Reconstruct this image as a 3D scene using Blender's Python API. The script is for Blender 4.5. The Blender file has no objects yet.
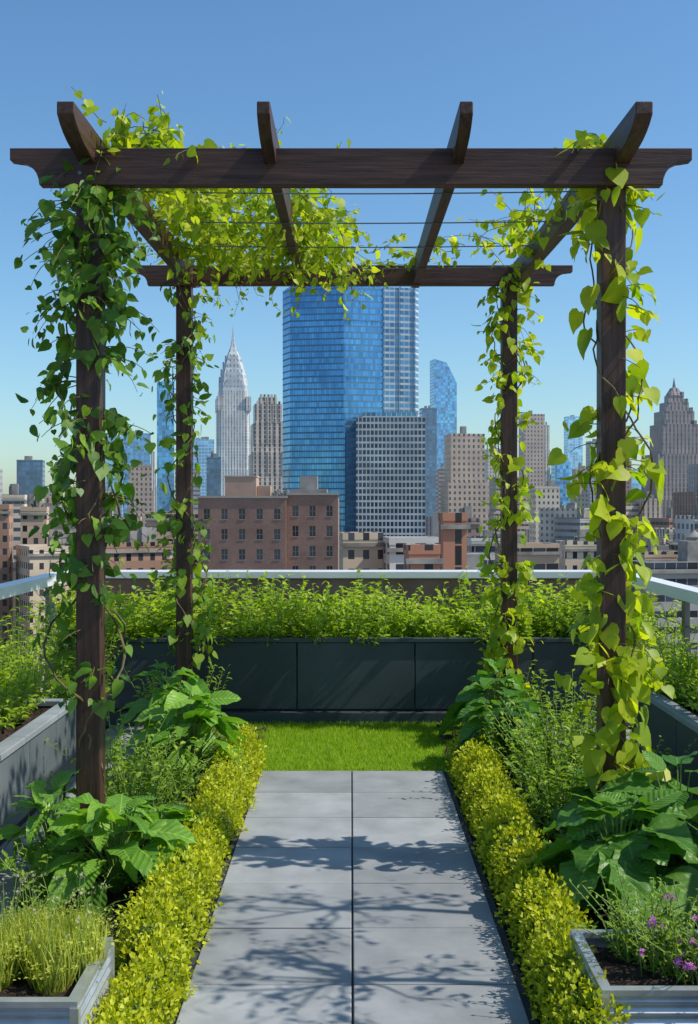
import bpy, math, random
import numpy as np
rng=np.random.default_rng(11); random.seed(5)
S=bpy.context.scene; COL=S.collection
F=1100.0; CZ=1.6
def wx(px,d): return (px-351)*d/F
def wz(py,d): return CZ+(505-py)*d/F
# ---------------------------------------------------------------- materials
def newmat(name):
    m=bpy.data.materials.new(name); m.use_nodes=True
    nt=m.node_tree; nt.nodes.clear()
    out=nt.nodes.new('ShaderNodeOutputMaterial'); return m,nt,out
def sock(nt,s,v):
    if isinstance(v,bpy.types.NodeSocket): nt.links.new(v,s)
    elif v is not None: s.default_value=v
def MA(nt,op,a,b=None,c=None):
    n=nt.nodes.new('ShaderNodeMath'); n.operation=op
    sock(nt,n.inputs[0],a); sock(nt,n.inputs[1],b); sock(nt,n.inputs[2],c); return n.outputs[0]
def MIX(nt,f,a,b,mode='MIX'):
    n=nt.nodes.new('ShaderNodeMix'); n.data_type='RGBA'; n.blend_type=mode
    sock(nt,n.inputs[0],f)
    for i,v in ((6,a),(7,b)):
        if isinstance(v,(tuple,list)): v=(v[0],v[1],v[2],1)
        sock(nt,n.inputs[i],v)
    return n.outputs[2]
def PR(nt,col,rough=.6,metal=0.0,spec=.5,normal=None):
    p=nt.nodes.new('ShaderNodeBsdfPrincipled')
    if isinstance(col,(tuple,list)): col=(col[0],col[1],col[2],1)
    sock(nt,p.inputs['Base Color'],col); sock(nt,p.inputs['Roughness'],rough); sock(nt,p.inputs['Metallic'],metal)
    sock(nt,p.inputs['Specular IOR Level'],spec)
    if normal is not None: nt.links.new(normal,p.inputs['Normal'])
    return p
def NOISE(nt,scale,detail=4,vec=None,rough=.55):
    n=nt.nodes.new('ShaderNodeTexNoise'); n.inputs['Scale'].default_value=scale; n.inputs['Detail'].default_value=detail
    n.inputs['Roughness'].default_value=rough
    if vec is not None: nt.links.new(vec,n.inputs['Vector'])
    return n.outputs['Fac']
def POS(nt): return nt.nodes.new('ShaderNodeNewGeometry').outputs['Position']
def BUMP(nt,h,strength=.3,dist=.01):
    b=nt.nodes.new('ShaderNodeBump'); b.inputs['Strength'].default_value=strength; b.inputs['Distance'].default_value=dist
    nt.links.new(h,b.inputs['Height']); return b.outputs[0]
def ATTR(nt,name):
    a=nt.nodes.new('ShaderNodeAttribute'); a.attribute_name=name; return a
def RAMP(nt,f,lo,hi):
    n=nt.nodes.new('ShaderNodeMapRange'); nt.links.new(f,n.inputs[0]); n.inputs[1].default_value=lo; n.inputs[2].default_value=hi
    return n.outputs[0]
def simple(name,c0,c1,scale=8,rough=.6,metal=0,bump=.3,dist=.005,spec=.4,stretch=None,detail=6,rvar=False,stain=0):
    m,nt,out=newmat(name)
    v=POS(nt); v0=v
    if stretch:
        mp=nt.nodes.new('ShaderNodeMapping'); mp.inputs['Scale'].default_value=stretch; nt.links.new(v,mp.inputs[0]); v=mp.outputs[0]
    n=NOISE(nt,scale,detail,v); f=RAMP(nt,n,.3,.7)
    c=MIX(nt,f,c0,c1)
    if stain:
        st=RAMP(nt,NOISE(nt,1.7,8,v0,.7),.42,.62); c=MIX(nt,MA(nt,'MULTIPLY',st,stain),c,MIX(nt,1.0,c,(.68,.69,.7),'MULTIPLY'))
    if rvar:
        r=ATTR(nt,'rnd').outputs['Fac']; c=MIX(nt,1.0,c,MIX(nt,r,(.84,.84,.84),(1.12,1.12,1.12)),'MULTIPLY')
    n2=NOISE(nt,scale*6,3,v)
    hh=MA(nt,'ADD',n,MA(nt,'MULTIPLY',n2,.4))
    p=PR(nt,c,rough,metal,spec,BUMP(nt,hh,bump,dist)); nt.links.new(p.outputs[0],out.inputs[0]); return m
def leafmat(name,c0,c1,trans=.35,rough=.45,veins=False,tcol=(1.35,1.4,.5),spec=.35,dark=.6):
    m,nt,out=newmat(name)
    r=ATTR(nt,'rnd').outputs['Fac']
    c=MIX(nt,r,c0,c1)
    n=NOISE(nt,9,2,POS(nt)); c=MIX(nt,RAMP(nt,n,.35,.65),c,MIX(nt,1.0,c,(dark,dark*1.08,dark),'MULTIPLY'))
    nrm=None
    uv=ATTR(nt,'luv').outputs['Vector']; s=nt.nodes.new('ShaderNodeSeparateXYZ'); nt.links.new(uv,s.inputs[0])
    au=MA(nt,'ABSOLUTE',s.outputs[0])
    if veins:
        mid=MA(nt,'LESS_THAN',au,.035)
        ph=MA(nt,'SUBTRACT',MA(nt,'MULTIPLY',s.outputs[1],7.0),MA(nt,'MULTIPLY',au,2.2))
        fr=MA(nt,'ABSOLUTE',MA(nt,'SUBTRACT',MA(nt,'FRACT',ph),.5))
        side=MA(nt,'GREATER_THAN',fr,.465)
        vm=MA(nt,'MULTIPLY',MA(nt,'MAXIMUM',mid,MA(nt,'MULTIPLY',side,.6)),.5)
        c=MIX(nt,vm,c,(c1[0]*1.5+.05,c1[1]*1.4+.06,c1[2]*1.4+.03))
        nrm=BUMP(nt,MA(nt,'ADD',fr,MA(nt,'MULTIPLY',NOISE(nt,45,2,POS(nt)),.5)),.5,.012)
    p=PR(nt,c,rough,0,spec,nrm)
    t=nt.nodes.new('ShaderNodeBsdfTranslucent'); nt.links.new(MIX(nt,1.0,c,tcol,'MULTIPLY'),t.inputs[0])
    mx=nt.nodes.new('ShaderNodeMixShader'); mx.inputs[0].default_value=trans
    nt.links.new(p.outputs[0],mx.inputs[1]); nt.links.new(t.outputs[0],mx.inputs[2]); nt.links.new(mx.outputs[0],out.inputs[0]); return m
HAZE_PAINT=(.46,.62,.82)
def facade(name,wall,glass,wsp=3.0,fh=3.6,fx=.55,fz=.5,metal=.3,haze=0.0,grough=.15,roof=(.3,.29,.28),jit=.0,gvar=.5):
    m,nt,out=newmat(name)
    tc=nt.nodes.new('ShaderNodeTexCoord')
    p=nt.nodes.new('ShaderNodeSeparateXYZ'); nt.links.new(tc.outputs['Object'],p.inputs[0])
    n=nt.nodes.new('ShaderNodeSeparateXYZ'); nt.links.new(tc.outputs['Normal'],n.inputs[0])
    isx=MA(nt,'GREATER_THAN',MA(nt,'ABSOLUTE',n.outputs[0]),.6)
    u=MA(nt,'ADD',MA(nt,'MULTIPLY',isx,p.outputs[1]),MA(nt,'MULTIPLY',MA(nt,'SUBTRACT',1.0,isx),p.outputs[0]))
    us=MA(nt,'DIVIDE',u,wsp); vs=MA(nt,'DIVIDE',p.outputs[2],fh)
    fu=MA(nt,'FRACT',us); fv=MA(nt,'FRACT',vs)
    mu=MA(nt,'LESS_THAN',fu,fx); mv=MA(nt,'LESS_THAN',fv,fz)
    top=MA(nt,'GREATER_THAN',n.outputs[2],.5)
    mask=MA(nt,'MULTIPLY',MA(nt,'MULTIPLY',mu,mv),MA(nt,'SUBTRACT',1.0,top))
    cb=nt.nodes.new('ShaderNodeCombineXYZ'); nt.links.new(MA(nt,'FLOOR',us),cb.inputs[0]); nt.links.new(MA(nt,'FLOOR',vs),cb.inputs[1]); nt.links.new(isx,cb.inputs[2])
    wn=nt.nodes.new('ShaderNodeTexWhiteNoise'); wn.noise_dimensions='3D'; nt.links.new(cb.outputs[0],wn.inputs[0])
    rv=wn.outputs['Value']
    big=NOISE(nt,.03,3,tc.outputs['Object'])
    g=MIX(nt,rv,[x*(1-gvar) for x in glass],[min(1,x*(1+gvar)) for x in glass])
    g=MIX(nt,RAMP(nt,big,.35,.65),g,MIX(nt,1.0,g,(.55,.64,.75),'MULTIPLY'))
    w=MIX(nt,RAMP(nt,NOISE(nt,.08,6,tc.outputs['Object']),.3,.7),[x*.75 for x in wall],[x*1.12 for x in wall])
    sc=MA(nt,'LESS_THAN',MA(nt,'FRACT',MA(nt,'DIVIDE',p.outputs[2],fh*7)),.06)
    w=MIX(nt,MA(nt,'MULTIPLY',sc,.35),w,[min(1,x*1.5) for x in wall])
    w=MIX(nt,top,w,roof)
    c=MIX(nt,mask,w,g)
    ro=MA(nt,'ADD',MA(nt,'MULTIPLY',mask,grough-.8),.8)
    me=MA(nt,'MULTIPLY',mask,metal)
    nrm=None
    if jit>0:
        nm=nt.nodes.new('ShaderNodeVectorMath'); nm.operation='MULTIPLY_ADD'
        nt.links.new(wn.outputs['Color'],nm.inputs[0]); nm.inputs[1].default_value=(jit,jit,jit)
        geo=nt.nodes.new('ShaderNodeNewGeometry'); nt.links.new(geo.outputs['Normal'],nm.inputs[2])
        nv=nt.nodes.new('ShaderNodeVectorMath'); nv.operation='NORMALIZE'; nt.links.new(nm.outputs[0],nv.inputs[0]); nrm=nv.outputs[0]
    c=MIX(nt,haze*.3,c,HAZE_PAINT)  # distance haze painted into the facade colour, no air volume
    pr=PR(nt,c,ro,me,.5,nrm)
    pr.inputs['Emission Color'].default_value=(*HAZE_PAINT,1); pr.inputs['Emission Strength'].default_value=haze*.2  # faint sky-blue self-glow stands in for light scattered by distant air
    nt.links.new(pr.outputs[0],out.inputs[0]); return m
# ---------------------------------------------------------------- mesh helpers
class MB:
    def __init__(s): s.v=[]; s.f=[]; s.m=[]; s.r=[]
    def add(s,V,Fc,m=0,r=None):
        o=len(s.v); s.v+=[tuple(map(float,q)) for q in V]; s.f+=[tuple(i+o for i in f) for f in Fc]; s.m+=[m]*len(Fc)
        r=random.random() if r is None else r; s.r+=[r]*len(V)
    def box(s,x0,x1,y0,y1,z0,z1,m=0):
        V=[(x,y,z) for z in(z0,z1) for y in(y0,y1) for x in(x0,x1)]
        s.add(V,[(0,2,3,1),(4,5,7,6),(0,1,5,4),(2,6,7,3),(0,4,6,2),(1,3,7,5)],m)
    def prism(s,poly,z0,z1,m=0,poly2=None):
        n=len(poly); p2=poly2 or poly
        s.add([(x,y,z0) for x,y in poly]+[(x,y,z1) for x,y in p2],[tuple(range(n))[::-1],tuple(range(n,2*n))]+[(i,(i+1)%n,n+(i+1)%n,n+i) for i in range(n)],m)
    def extr(s,poly,axis,a,b,m=0):
        n=len(poly); f=(lambda p,t:(t,p[0],p[1])) if axis=='x' else (lambda p,t:(p[0],t,p[1]))
        s.add([f(p,a) for p in poly]+[f(p,b) for p in poly],[tuple(range(n))[::-1],tuple(range(n,2*n))]+[(i,(i+1)%n,n+(i+1)%n,n+i) for i in range(n)],m)
    def tube(s,pts,r,k=5,m=0,taper=1.0):
        pts=np.array(pts,float); n=len(pts); V=[]
        for i in range(n):
            t=pts[min(i+1,n-1)]-pts[max(i-1,0)]; t/=np.linalg.norm(t)+1e-9
            a=np.cross(t,(0,0,1) if abs(t[2])<.9 else (1,0,0)); a/=np.linalg.norm(a)+1e-9; b=np.cross(t,a)
            rr=r*(1-(1-taper)*i/(n-1))
            for j in range(k):
                an=2*math.pi*j/k; V.append(pts[i]+rr*(math.cos(an)*a+math.sin(an)*b))
        s.add(V,[(i*k+j,i*k+(j+1)%k,(i+1)*k+(j+1)%k,(i+1)*k+j) for i in range(n-1) for j in range(k)]+[tuple(range(k))[::-1],tuple(range((n-1)*k,n*k))],m)
    def cyl(s,x,y,z0,z1,r0,r1,k=12,m=0):
        s.prism([(x+r0*math.cos(2*math.pi*i/k),y+r0*math.sin(2*math.pi*i/k)) for i in range(k)],z0,z1,m,[(x+r1*math.cos(2*math.pi*i/k),y+r1*math.sin(2*math.pi*i/k)) for i in range(k)])
    def build(s,name,mats,bevel=0,loc=(0,0,0),rot=0,smooth=False):
        me=bpy.data.meshes.new(name); me.from_pydata(s.v,[],s.f)
        for m in mats: me.materials.append(m)
        me.polygons.foreach_set('material_index',s.m)
        a=me.attributes.new('rnd','FLOAT','POINT'); a.data.foreach_set('value',s.r)
        if smooth: me.polygons.foreach_set('use_smooth',[True]*len(s.f))
        me.update(); o=bpy.data.objects.new(name,me); COL.objects.link(o); o.location=loc; o.rotation_euler[2]=rot
        if bevel: b=o.modifiers.new('bevel','BEVEL'); b.width=bevel; b.segments=2; b.limit_method='ANGLE'
        return o
def group(name,kids):
    e=bpy.data.objects.new(name,None); COL.objects.link(e)
    for k in kids: k.parent=e
    return e
def nrmz(a): return a/(np.linalg.norm(a,axis=-1,keepdims=True)+1e-9)
class Leaves:
    def __init__(s): s.P=[];s.T=[];s.N=[];s.S=[];s.R=[]
    def add(s,P,T,N,Sz,R=None):
        P=np.atleast_2d(P); n=len(P); s.P.append(P); s.T.append(np.broadcast_to(T,(n,3))); s.N.append(np.broadcast_to(N,(n,3)))
        s.S.append(np.broadcast_to(Sz,(n,))); s.R.append(rng.random(n) if R is None else np.broadcast_to(R,(n,)))
    def build(s,name,tpl,mat,smooth=True):
        V,Fc=tpl; V=np.array(V,float)
        P=np.concatenate(s.P);T=nrmz(np.concatenate(s.T));N=np.concatenate(s.N);Sz=np.concatenate(s.S);R=np.concatenate(s.R)
        B=nrmz(np.cross(T,N)); N=np.cross(B,T)
        wv=rng.uniform(.68,1.18,len(P)); cv=rng.uniform(.3,2.3,len(P))
        co=P[:,None,:]+Sz[:,None,None]*((V[None,:,0:1]*wv[:,None,None])*B[:,None]+V[None,:,1:2]*T[:,None]+(V[None,:,2:3]*cv[:,None,None])*N[:,None])
        n,k=len(P),len(V)
        li=np.array([i for f in Fc for i in f]); L=np.array([len(f) for f in Fc])
        loops=(li[None]+ (np.arange(n)*k)[:,None]).ravel(); tot=np.tile(L,n); st=np.concatenate([[0],np.cumsum(tot)[:-1]])
        me=bpy.data.meshes.new(name); me.vertices.add(n*k); me.vertices.foreach_set('co',co.ravel())
        me.loops.add(len(loops)); me.loops.foreach_set('vertex_index',loops.astype(np.int32))
        me.polygons.add(len(tot)); me.polygons.foreach_set('loop_start',st.astype(np.int32))
        me.update(calc_edges=True); me.validate()
        a=me.attributes.new('rnd','FLOAT','POINT'); a.data.foreach_set('value',np.repeat(R,k))
        w=np.abs(V[:,0]).max(); uv=np.tile(np.stack([V[:,0]/w,V[:,1],V[:,1]*0],1),(n,1))
        a=me.attributes.new('luv','FLOAT_VECTOR','POINT'); a.data.foreach_set('vector',uv.ravel())
        me.materials.append(mat)
        if smooth: me.polygons.foreach_set('use_smooth',np.ones(len(tot),bool))
        o=bpy.data.objects.new(name,me); COL.objects.link(o); return o
T_RH=([(0,0,0),(-.25,.4,.06),(-.15,.75,.0),(0,1,-.12),(.15,.75,.0),(.25,.4,.06),(0,.5,-.01)],[(0,6,1),(1,6,2),(2,6,3),(0,5,6),(5,4,6),(4,3,6)])
T_TINY=([(0,0,0),(-.36,.5,.08),(0,1,-.05),(.36,.5,.08)],[(0,2,1),(0,3,2)])
hv=[(0,0,0),(-.2,-.1,.02),(-.42,.02,.03),(-.5,.28,.0),(-.38,.58,-.04),(-.17,.85,-.1),(0,1.08,-.2),(.17,.85,-.1),(.38,.58,-.04),(.5,.28,.0),(.42,.02,.03),(.2,-.1,.02),(0,.3,-.04),(0,.62,-.07)]
T_HEART=(hv,[(0,12,2,1),(2,12,3),(3,12,13,4),(4,13,5),(5,13,6),(0,11,10,12),(10,9,12),(9,8,13,12),(8,7,13),(7,6,13)])
def bigleaf(wd=.34,droop=.35,fold=.18,nu=6,nv=9,wave=.02):
    V=[];Fc=[]
    for j in range(nv+1):
        v=j/nv; w=wd*(math.sin(math.pi*min(1,v**.72))**.7 if 0<v<1 else .02)
        for i in range(nu+1):
            u=i/nu*2-1
            z=-droop*v*v+fold*abs(u)*w/wd*.6+wave*math.sin(v*17+u*1.5)*abs(u)
            V.append((u*w*(1+.05*math.sin(v*23)),v-(.10*abs(u) if v<.3 else 0),z))
    for j in range(nv):
        for i in range(nu):
            a=j*(nu+1)+i; Fc.append((a,a+1,a+nu+2,a+nu+1))
    return V,Fc
T_BIG=bigleaf(.40,.30,.12,6,9,.03); T_WIDE=bigleaf(.50,.24,.09,6,9,.04)
T_BLADE2=([(-.02,0,0),(.02,0,0),(-.016,.4,.02),(.016,.4,.02),(-.01,.75,.1),(.01,.75,.1),(0,1,.22)],[(0,1,3,2),(2,3,5,4),(4,5,6)])
T_GRASS=([(-.06,0,0),(.06,0,0),(-.04,.6,.08),(.04,.6,.08),(0,1,.25)],[(0,1,3,2),(2,3,4)])
fl=[(0,0,.0)];ff=[]
for i in range(5):
    a=i*2*math.pi/5
    o=len(fl); fl+=[(math.cos(a-.4)*.6,math.sin(a-.4)*.6,.1),(math.cos(a),math.sin(a),.05),(math.cos(a+.4)*.6,math.sin(a+.4)*.6,.1)]
    ff+=[(0,o,o+1,o+2)]
T_FLOWER=(fl,ff)
# ---------------------------------------------------------------- material library
W0,W1=(.034,.015,.010),(.115,.054,.036)
M_wpost=simple('stained_wood_post',W0,W1,scale=10,rough=.48,bump=.6,dist=.004,stretch=(5,5,.3),rvar=True,stain=.5)
M_wbeam=simple('stained_wood_beam',W0,W1,scale=10,rough=.48,bump=.6,dist=.004,stretch=(.3,5,5),rvar=True,stain=.5)
M_wraft=simple('stained_wood_rafter',W0,W1,scale=10,rough=.48,bump=.6,dist=.004,stretch=(5,.3,5),rvar=True,stain=.5)
M_slab=simple('concrete_slab',(.24,.25,.25),(.345,.355,.355),scale=5,rough=.7,bump=.3,dist=.003,detail=9,rvar=True,stain=.45)
M_deck=simple('roof_paving_mat',(.22,.23,.235),(.32,.33,.335),scale=3,rough=.8,stain=.4)
M_joint=simple('joint_mat',(.03,.03,.03),(.06,.06,.06),scale=30,rough=.9)
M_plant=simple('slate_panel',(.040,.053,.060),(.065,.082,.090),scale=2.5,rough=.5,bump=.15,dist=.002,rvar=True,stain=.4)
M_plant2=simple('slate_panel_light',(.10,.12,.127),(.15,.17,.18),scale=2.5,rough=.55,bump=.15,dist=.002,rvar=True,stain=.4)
M_cap=simple('planter_cap',(.22,.24,.25),(.32,.34,.35),scale=4,rough=.5,bump=.1,stain=.3)
M_soil=simple('soil_mat',(.012,.007,.004),(.07,.042,.028),scale=45,rough=.95,bump=1,dist=.02)
M_white=simple('white_metal',(.66,.67,.67),(.8,.8,.8),scale=2,rough=.35,bump=.05,stain=.15)
M_rod=simple('grey_metal',(.12,.12,.13),(.2,.2,.2),scale=5,rough=.35,metal=.8,bump=.05)
M_brown=simple('parapet_brown',(.24,.13,.11),(.36,.21,.18),scale=6,rough=.7,stain=.4)
M_galv=simple('galvanised_steel',(.45,.47,.48),(.66,.68,.69),scale=9,rough=.38,metal=.7,bump=.1,detail=8,stain=.4)
M_stem=simple('vine_stem',(.09,.065,.03),(.19,.16,.06),scale=20,rough=.8)
M_bark=simple('bark',(.08,.06,.045),(.18,.14,.1),scale=20,rough=.9,stretch=(3,3,.6))
M_pot=simple('terracotta',(.32,.13,.07),(.42,.19,.11),scale=8,rough=.8)
M_gstem=simple('green_stem',(.11,.19,.03),(.2,.3,.06),scale=20,rough=.6)
L_dark=leafmat('leaf_deep',(.06,.17,.025),(.27,.44,.055),.42,dark=.6)
L_vy=leafmat('leaf_yellow_vine',(.26,.40,.015),(.68,.70,.04),.52,dark=.72)
L_can=leafmat('leaf_canopy',(.24,.38,.015),(.64,.68,.04),.52,dark=.7)
L_mid=leafmat('leaf_mid',(.12,.26,.025),(.38,.52,.05),.44,dark=.65)
L_hedge=leafmat('leaf_golden',(.28,.35,.012),(.66,.66,.03),.38,.5,dark=.75)
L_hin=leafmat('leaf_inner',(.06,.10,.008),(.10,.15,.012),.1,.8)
L_shr=leafmat('leaf_shrub',(.18,.33,.02),(.52,.64,.045),.46,dark=.68)
L_hosta=leafmat('leaf_hosta',(.10,.26,.025),(.27,.48,.06),.38,.38,True,dark=.75)
L_squash=leafmat('leaf_squash',(.06,.18,.025),(.16,.34,.045),.38,.4,True,dark=.75)
L_grass=leafmat('lawn_blade',(.19,.35,.012),(.42,.55,.025),.4,.6,dark=.84)
L_herb=leafmat('herb_blade',(.30,.37,.04),(.62,.62,.11),.4,.6,dark=.82)
L_purple=leafmat('petal_purple',(.42,.05,.42),(.7,.2,.65),.3,.6,tcol=(1,1,1),dark=.9)
L_cream=leafmat('petal_cream',(.45,.4,.2),(.6,.58,.35),.3,.6,tcol=(1,1,1),dark=.9)
# ---------------------------------------------------------------- world, sun, camera
EL,AZ=math.radians(48),math.radians(97)
w=bpy.data.worlds.new("World"); S.world=w; w.use_nodes=True; nt=w.node_tree
bg=nt.nodes['Background']; sk=nt.nodes.new('ShaderNodeTexSky'); sk.sky_type='NISHITA'; sk.sun_disc=False
sk.sun_elevation=EL; sk.sun_rotation=AZ; sk.air_density=1.1; sk.dust_density=.75; sk.ozone_density=4.0
hs=nt.nodes.new('ShaderNodeHueSaturation'); hs.inputs['Saturation'].default_value=1.08; nt.links.new(sk.outputs[0],hs.inputs['Color'])
nt.links.new(MIX(nt,1.0,hs.outputs[0],(.88,1.04,1.08),'MULTIPLY'),bg.inputs[0]); bg.inputs[1].default_value=.145
sl=bpy.data.lights.new('sun','SUN'); sl.energy=5.0; sl.angle=math.radians(.5); sl.color=(1,.95,.86)
so=bpy.data.objects.new('sun',sl); COL.objects.link(so)
from mathutils import Vector
ts=Vector((math.cos(EL)*math.sin(AZ),math.cos(EL)*math.cos(AZ),math.sin(EL))); so.rotation_euler=ts.to_track_quat('Z','Y').to_euler()
so.location=(10,-5,20)
cd=bpy.data.cameras.new('camera'); cam=bpy.data.objects.new('camera',cd); COL.objects.link(cam); S.camera=cam
cam.location=(0,0,CZ); cam.rotation_euler=(math.radians(90),0,0); cd.sensor_width=36; cd.sensor_fit='AUTO'; cd.lens=36*F/1024
cd.shift_x=-2/1024; cd.shift_y=-7/1024; cd.clip_start=.05; cd.clip_end=60000
S.view_settings.view_transform='Standard'; S.view_settings.look='None'; S.view_settings.exposure=0
# ---------------------------------------------------------------- terrace
b=MB(); b.box(-2.45,2.45,-4,9.5,-.3,-.02); b.build('roof_slab',[M_deck])
b=MB()
y=-3.9
while y<9.3:
    for sx in(-1,1):
        x0,x1=1.30,1.74
        b.box(min(sx*x0,sx*x1)+.003,max(sx*x0,sx*x1)-.003,y+.003,y+.6-.003,-.02,.004)
    y+=.6
b.build('roof_paving',[M_deck],bevel=.003)
b=MB()
for r in range(14):
    y1=6.50-r*.483; y0=y1-.483
    for sx in (0,1):
        x0=-.535+sx*.54
        g=random.uniform(-.0015,.0015)
        b.box(x0+.0035,x0+.54-.0035,y0+.0035,y1-.0035,-.015,.03+g)
b.build('paved_path',[M_slab],bevel=.004)
b=MB(); b.box(-.56,.57,-.4,6.53,-.015,.02); b.build('path_bedding',[M_joint])
def soil(name,x0,x1,y0,y1,z,amp=.03,step=.035,m=None):
    nx=max(3,int((x1-x0)/step)); ny=max(3,int((y1-y0)/step)); V=[];Fc=[]
    low=rng.random((ny//4+3,nx//4+3))
    for j in range(ny+1):
        for i in range(nx+1):
            e=0 if i in(0,nx) or j in(0,ny) else 1
            V.append((x0+(x1-x0)*i/nx+random.uniform(-.3,.3)*step*e,y0+(y1-y0)*j/ny,z+e*(amp*low[j//4,i//4]+random.uniform(0,amp))))
    for j in range(ny):
        for i in range(nx): a=j*(nx+1)+i; Fc.append((a,a+1,a+nx+2,a+nx+1))
    b=MB(); b.add(V,Fc); return b.build(name,[m or M_soil],smooth=False)
soil('garden_bed_soil',-1.28,-.565,2.3,7.85,.0); soil('garden_bed_soil',.575,1.28,2.3,7.85,.0)
b=MB()
for sx in(-1,1):
    b.box(sx*1.29-.012,sx*1.29+.012,2.2,7.9,-.02,.06)
b.build('bed_edging',[M_plant])
def lawn():
    x0,x1,y0,y1=-.98,.98,6.52,7.93
    b=MB(); b.box(x0,x1,y0,y1,-.02,.022); base=b.build('turf',[L_grass])
    L=Leaves(); n=36000
    P=np.stack([rng.uniform(x0,x1,n),rng.uniform(y0,y1,n),np.full(n,.02)],1)
    T=np.stack([rng.normal(0,.35,n),rng.normal(0,.35,n),np.ones(n)],1); N=np.stack([rng.normal(0,1,n),rng.normal(0,1,n),rng.normal(0,.2,n)],1)
    L.add(P,T,N,rng.uniform(.018,.036,n)); o=L.build('blades',T_GRASS,L_grass)
    group('grass_lawn',[base,o])
lawn()
# ---------------------------------------------------------------- rear & side planters
def panels_x(b,x0,x1,yf,z0,z1,seams,m=0):
    xs=[x0]+[s for s in seams if x0<s<x1]+[x1]
    for a,c in zip(xs[:-1],xs[1:]): b.box(a+.004,c-.004,yf,yf+.03,z0,z1,m)
b=MB()
seams=[-.393+.858*k for k in range(-3,4)]
panels_x(b,-2.2,2.2,8.0,.115,.60,seams)
b.box(-2.2,2.2,8.02,8.95,0.0,.50,1); b.box(-2.2,2.2,8.035,9.0,0,.105,1)
b.box(-2.2,2.2,7.94,8.03,0,.10,0); b.box(-2.2,2.2,7.985,8.06,.602,.632,0)
b.box(-2.2,2.2,8.95,9.0,.0,.62,0)
b.build('long_planter_box',[M_plant,M_joint],bevel=.004)
soil('planter_soil',-2.19,2.19,8.06,8.95,.52,.05)
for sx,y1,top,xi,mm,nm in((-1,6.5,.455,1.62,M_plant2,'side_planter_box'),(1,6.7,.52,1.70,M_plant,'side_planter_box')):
    b=MB()
    def bx(xa,xb,*r): b.box(min(sx*xa,sx*xb),max(sx*xa,sx*xb),*r)
    y=y1
    while y>1.0:
        bx(xi,xi+.03,y-.95+.004,y-.004,.05,top-.035,0); y-=.95
    bx(xi+.02,2.16,y,y1-.01,0,top-.12,1)
    bx(xi+.01,2.16,y1-.02,y1,.0,top-.035,0)
    bx(xi-.015,xi+.075,y,y1+.01,top-.033,top,2); bx(xi+.075,2.16,y1-.07,y1+.01,top-.033,top,2)
    bx(2.10,2.16,y,y1-.07,top-.033,top,2)
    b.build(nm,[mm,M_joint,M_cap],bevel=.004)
    soil('planter_soil',min(sx*(xi+.07),sx*2.11),max(sx*(xi+.07),sx*2.11),y,y1-.06,top-.10,.04)
b=MB()
b.box(-2.28,2.28,9.16,9.3,.0,.985,1)
b.box(-2.3,2.3,9.12,9.34,.99,1.05,0)
b.build('parapet_wall',[M_white,M_brown],bevel=.006)
for sx in(-1,1):
    b=MB(); xr=2.24*sx if sx<0 else 2.10
    b.box(xr-.06,xr+.06,-1,9.11,1.01,1.085,0)
    y=-.6
    while y<8.9:
        b.box(xr-.018,xr+.018,y-.03,y+.03,0,1.01,1); y+=1.25
    for z in(.2,.36,.52,.68,.84): b.tube([(xr,-1,z),(xr,9.1,z)],.005,6,1)
    b.build('terrace_railing',[M_white,M_rod],bevel=.004)
# ---------------------------------------------------------------- pergola
PX=1.135; YF=4.8; YR=7.7
parts=[]
for n,(x,y) in enumerate([(-PX-.0,YF),(PX,YF),(-PX-.03,YR),(PX-.03,YR)]):
    b=MB(); b.box(x-.053,x+.053,y-.053,y+.053,-.01,3.03 if y<6 else 3.2); b.box(x-.08,x+.08,y-.08,y+.08,0,.02)
    parts.append(b.build('post_%d'%(n+1),[M_wpost],bevel=.006))
def beam(y,z0,z1,xe,nm):
    h=z1-z0
    pts=[(-xe,z1),(-xe,z1-h*.33),(-xe+.035,z1-h*.36)]
    for i in range(7):
        a=i/6*math.pi/2; pts.append((-xe+.035+.09*math.sin(a),z1-h*.36-(h*.64)*(1-math.cos(a))))
    pts=pts+[(-x,z) for x,z in pts[::-1]]
    b=MB(); b.extr(pts,'y',y-.028,y+.028)
    for x in(-PX,PX):
        for dz in(.05,.11): 
            k=[(x+(.011)*math.cos(i*math.pi/4)+.02*(1 if dz>.1 else -1),z0+dz+.011*math.sin(i*math.pi/4)) for i in range(8)]
            b.extr(k,'y',y-.036,y-.027,1)
    return b.build(nm,[M_wbeam,M_rod],bevel=.003)
parts.append(beam(YF-.083,2.965,3.122,1.455,'front_beam')); parts.append(beam(YR-.083,3.118,3.255,1.53,'rear_beam'))
def rafter(x,nm,th=.026,slope=.025):
    z0,z1=3.045,3.190; y0,y1=4.33,8.06
    def sh(y): return slope*(y-4.33)
    pts=[]
    for i in range(9):
        a=i/8; yy=y0+.36*a; zz=z0+(z1-z0-.05)*(1-a**.8)*(1-.35*math.sin(a*math.pi)); pts.append((yy,zz+sh(yy)))
    for i in range(8,-1,-1):
        a=i/8; yy=y1-.3*a; zz=z0+(z1-z0-.045)*(1-a**.8)*(1-.35*math.sin(a*math.pi)); pts.append((yy,zz+sh(yy)))
    pts+=[(y1,z1+sh(y1)),(y0,z1+sh(y0))]
    b=MB(); b.extr(pts[::-1],'x',x-th,x+th); return b.build(nm,[M_wraft],bevel=.004)
for i,x in enumerate([-PX+.01,-.345,.455,PX+.02]): parts.append(rafter(x,'rafter_%d'%(i+1),.034 if i in(0,3) else .026))
b=MB()
for y in(5.15,5.75,6.35,7.0):
    b.tube([(-1.12+2.24*i/12,y,3.05+.025*(y-4.4)-.012*math.sin(math.pi*i/12)) for i in range(13)],.0035,5)
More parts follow.
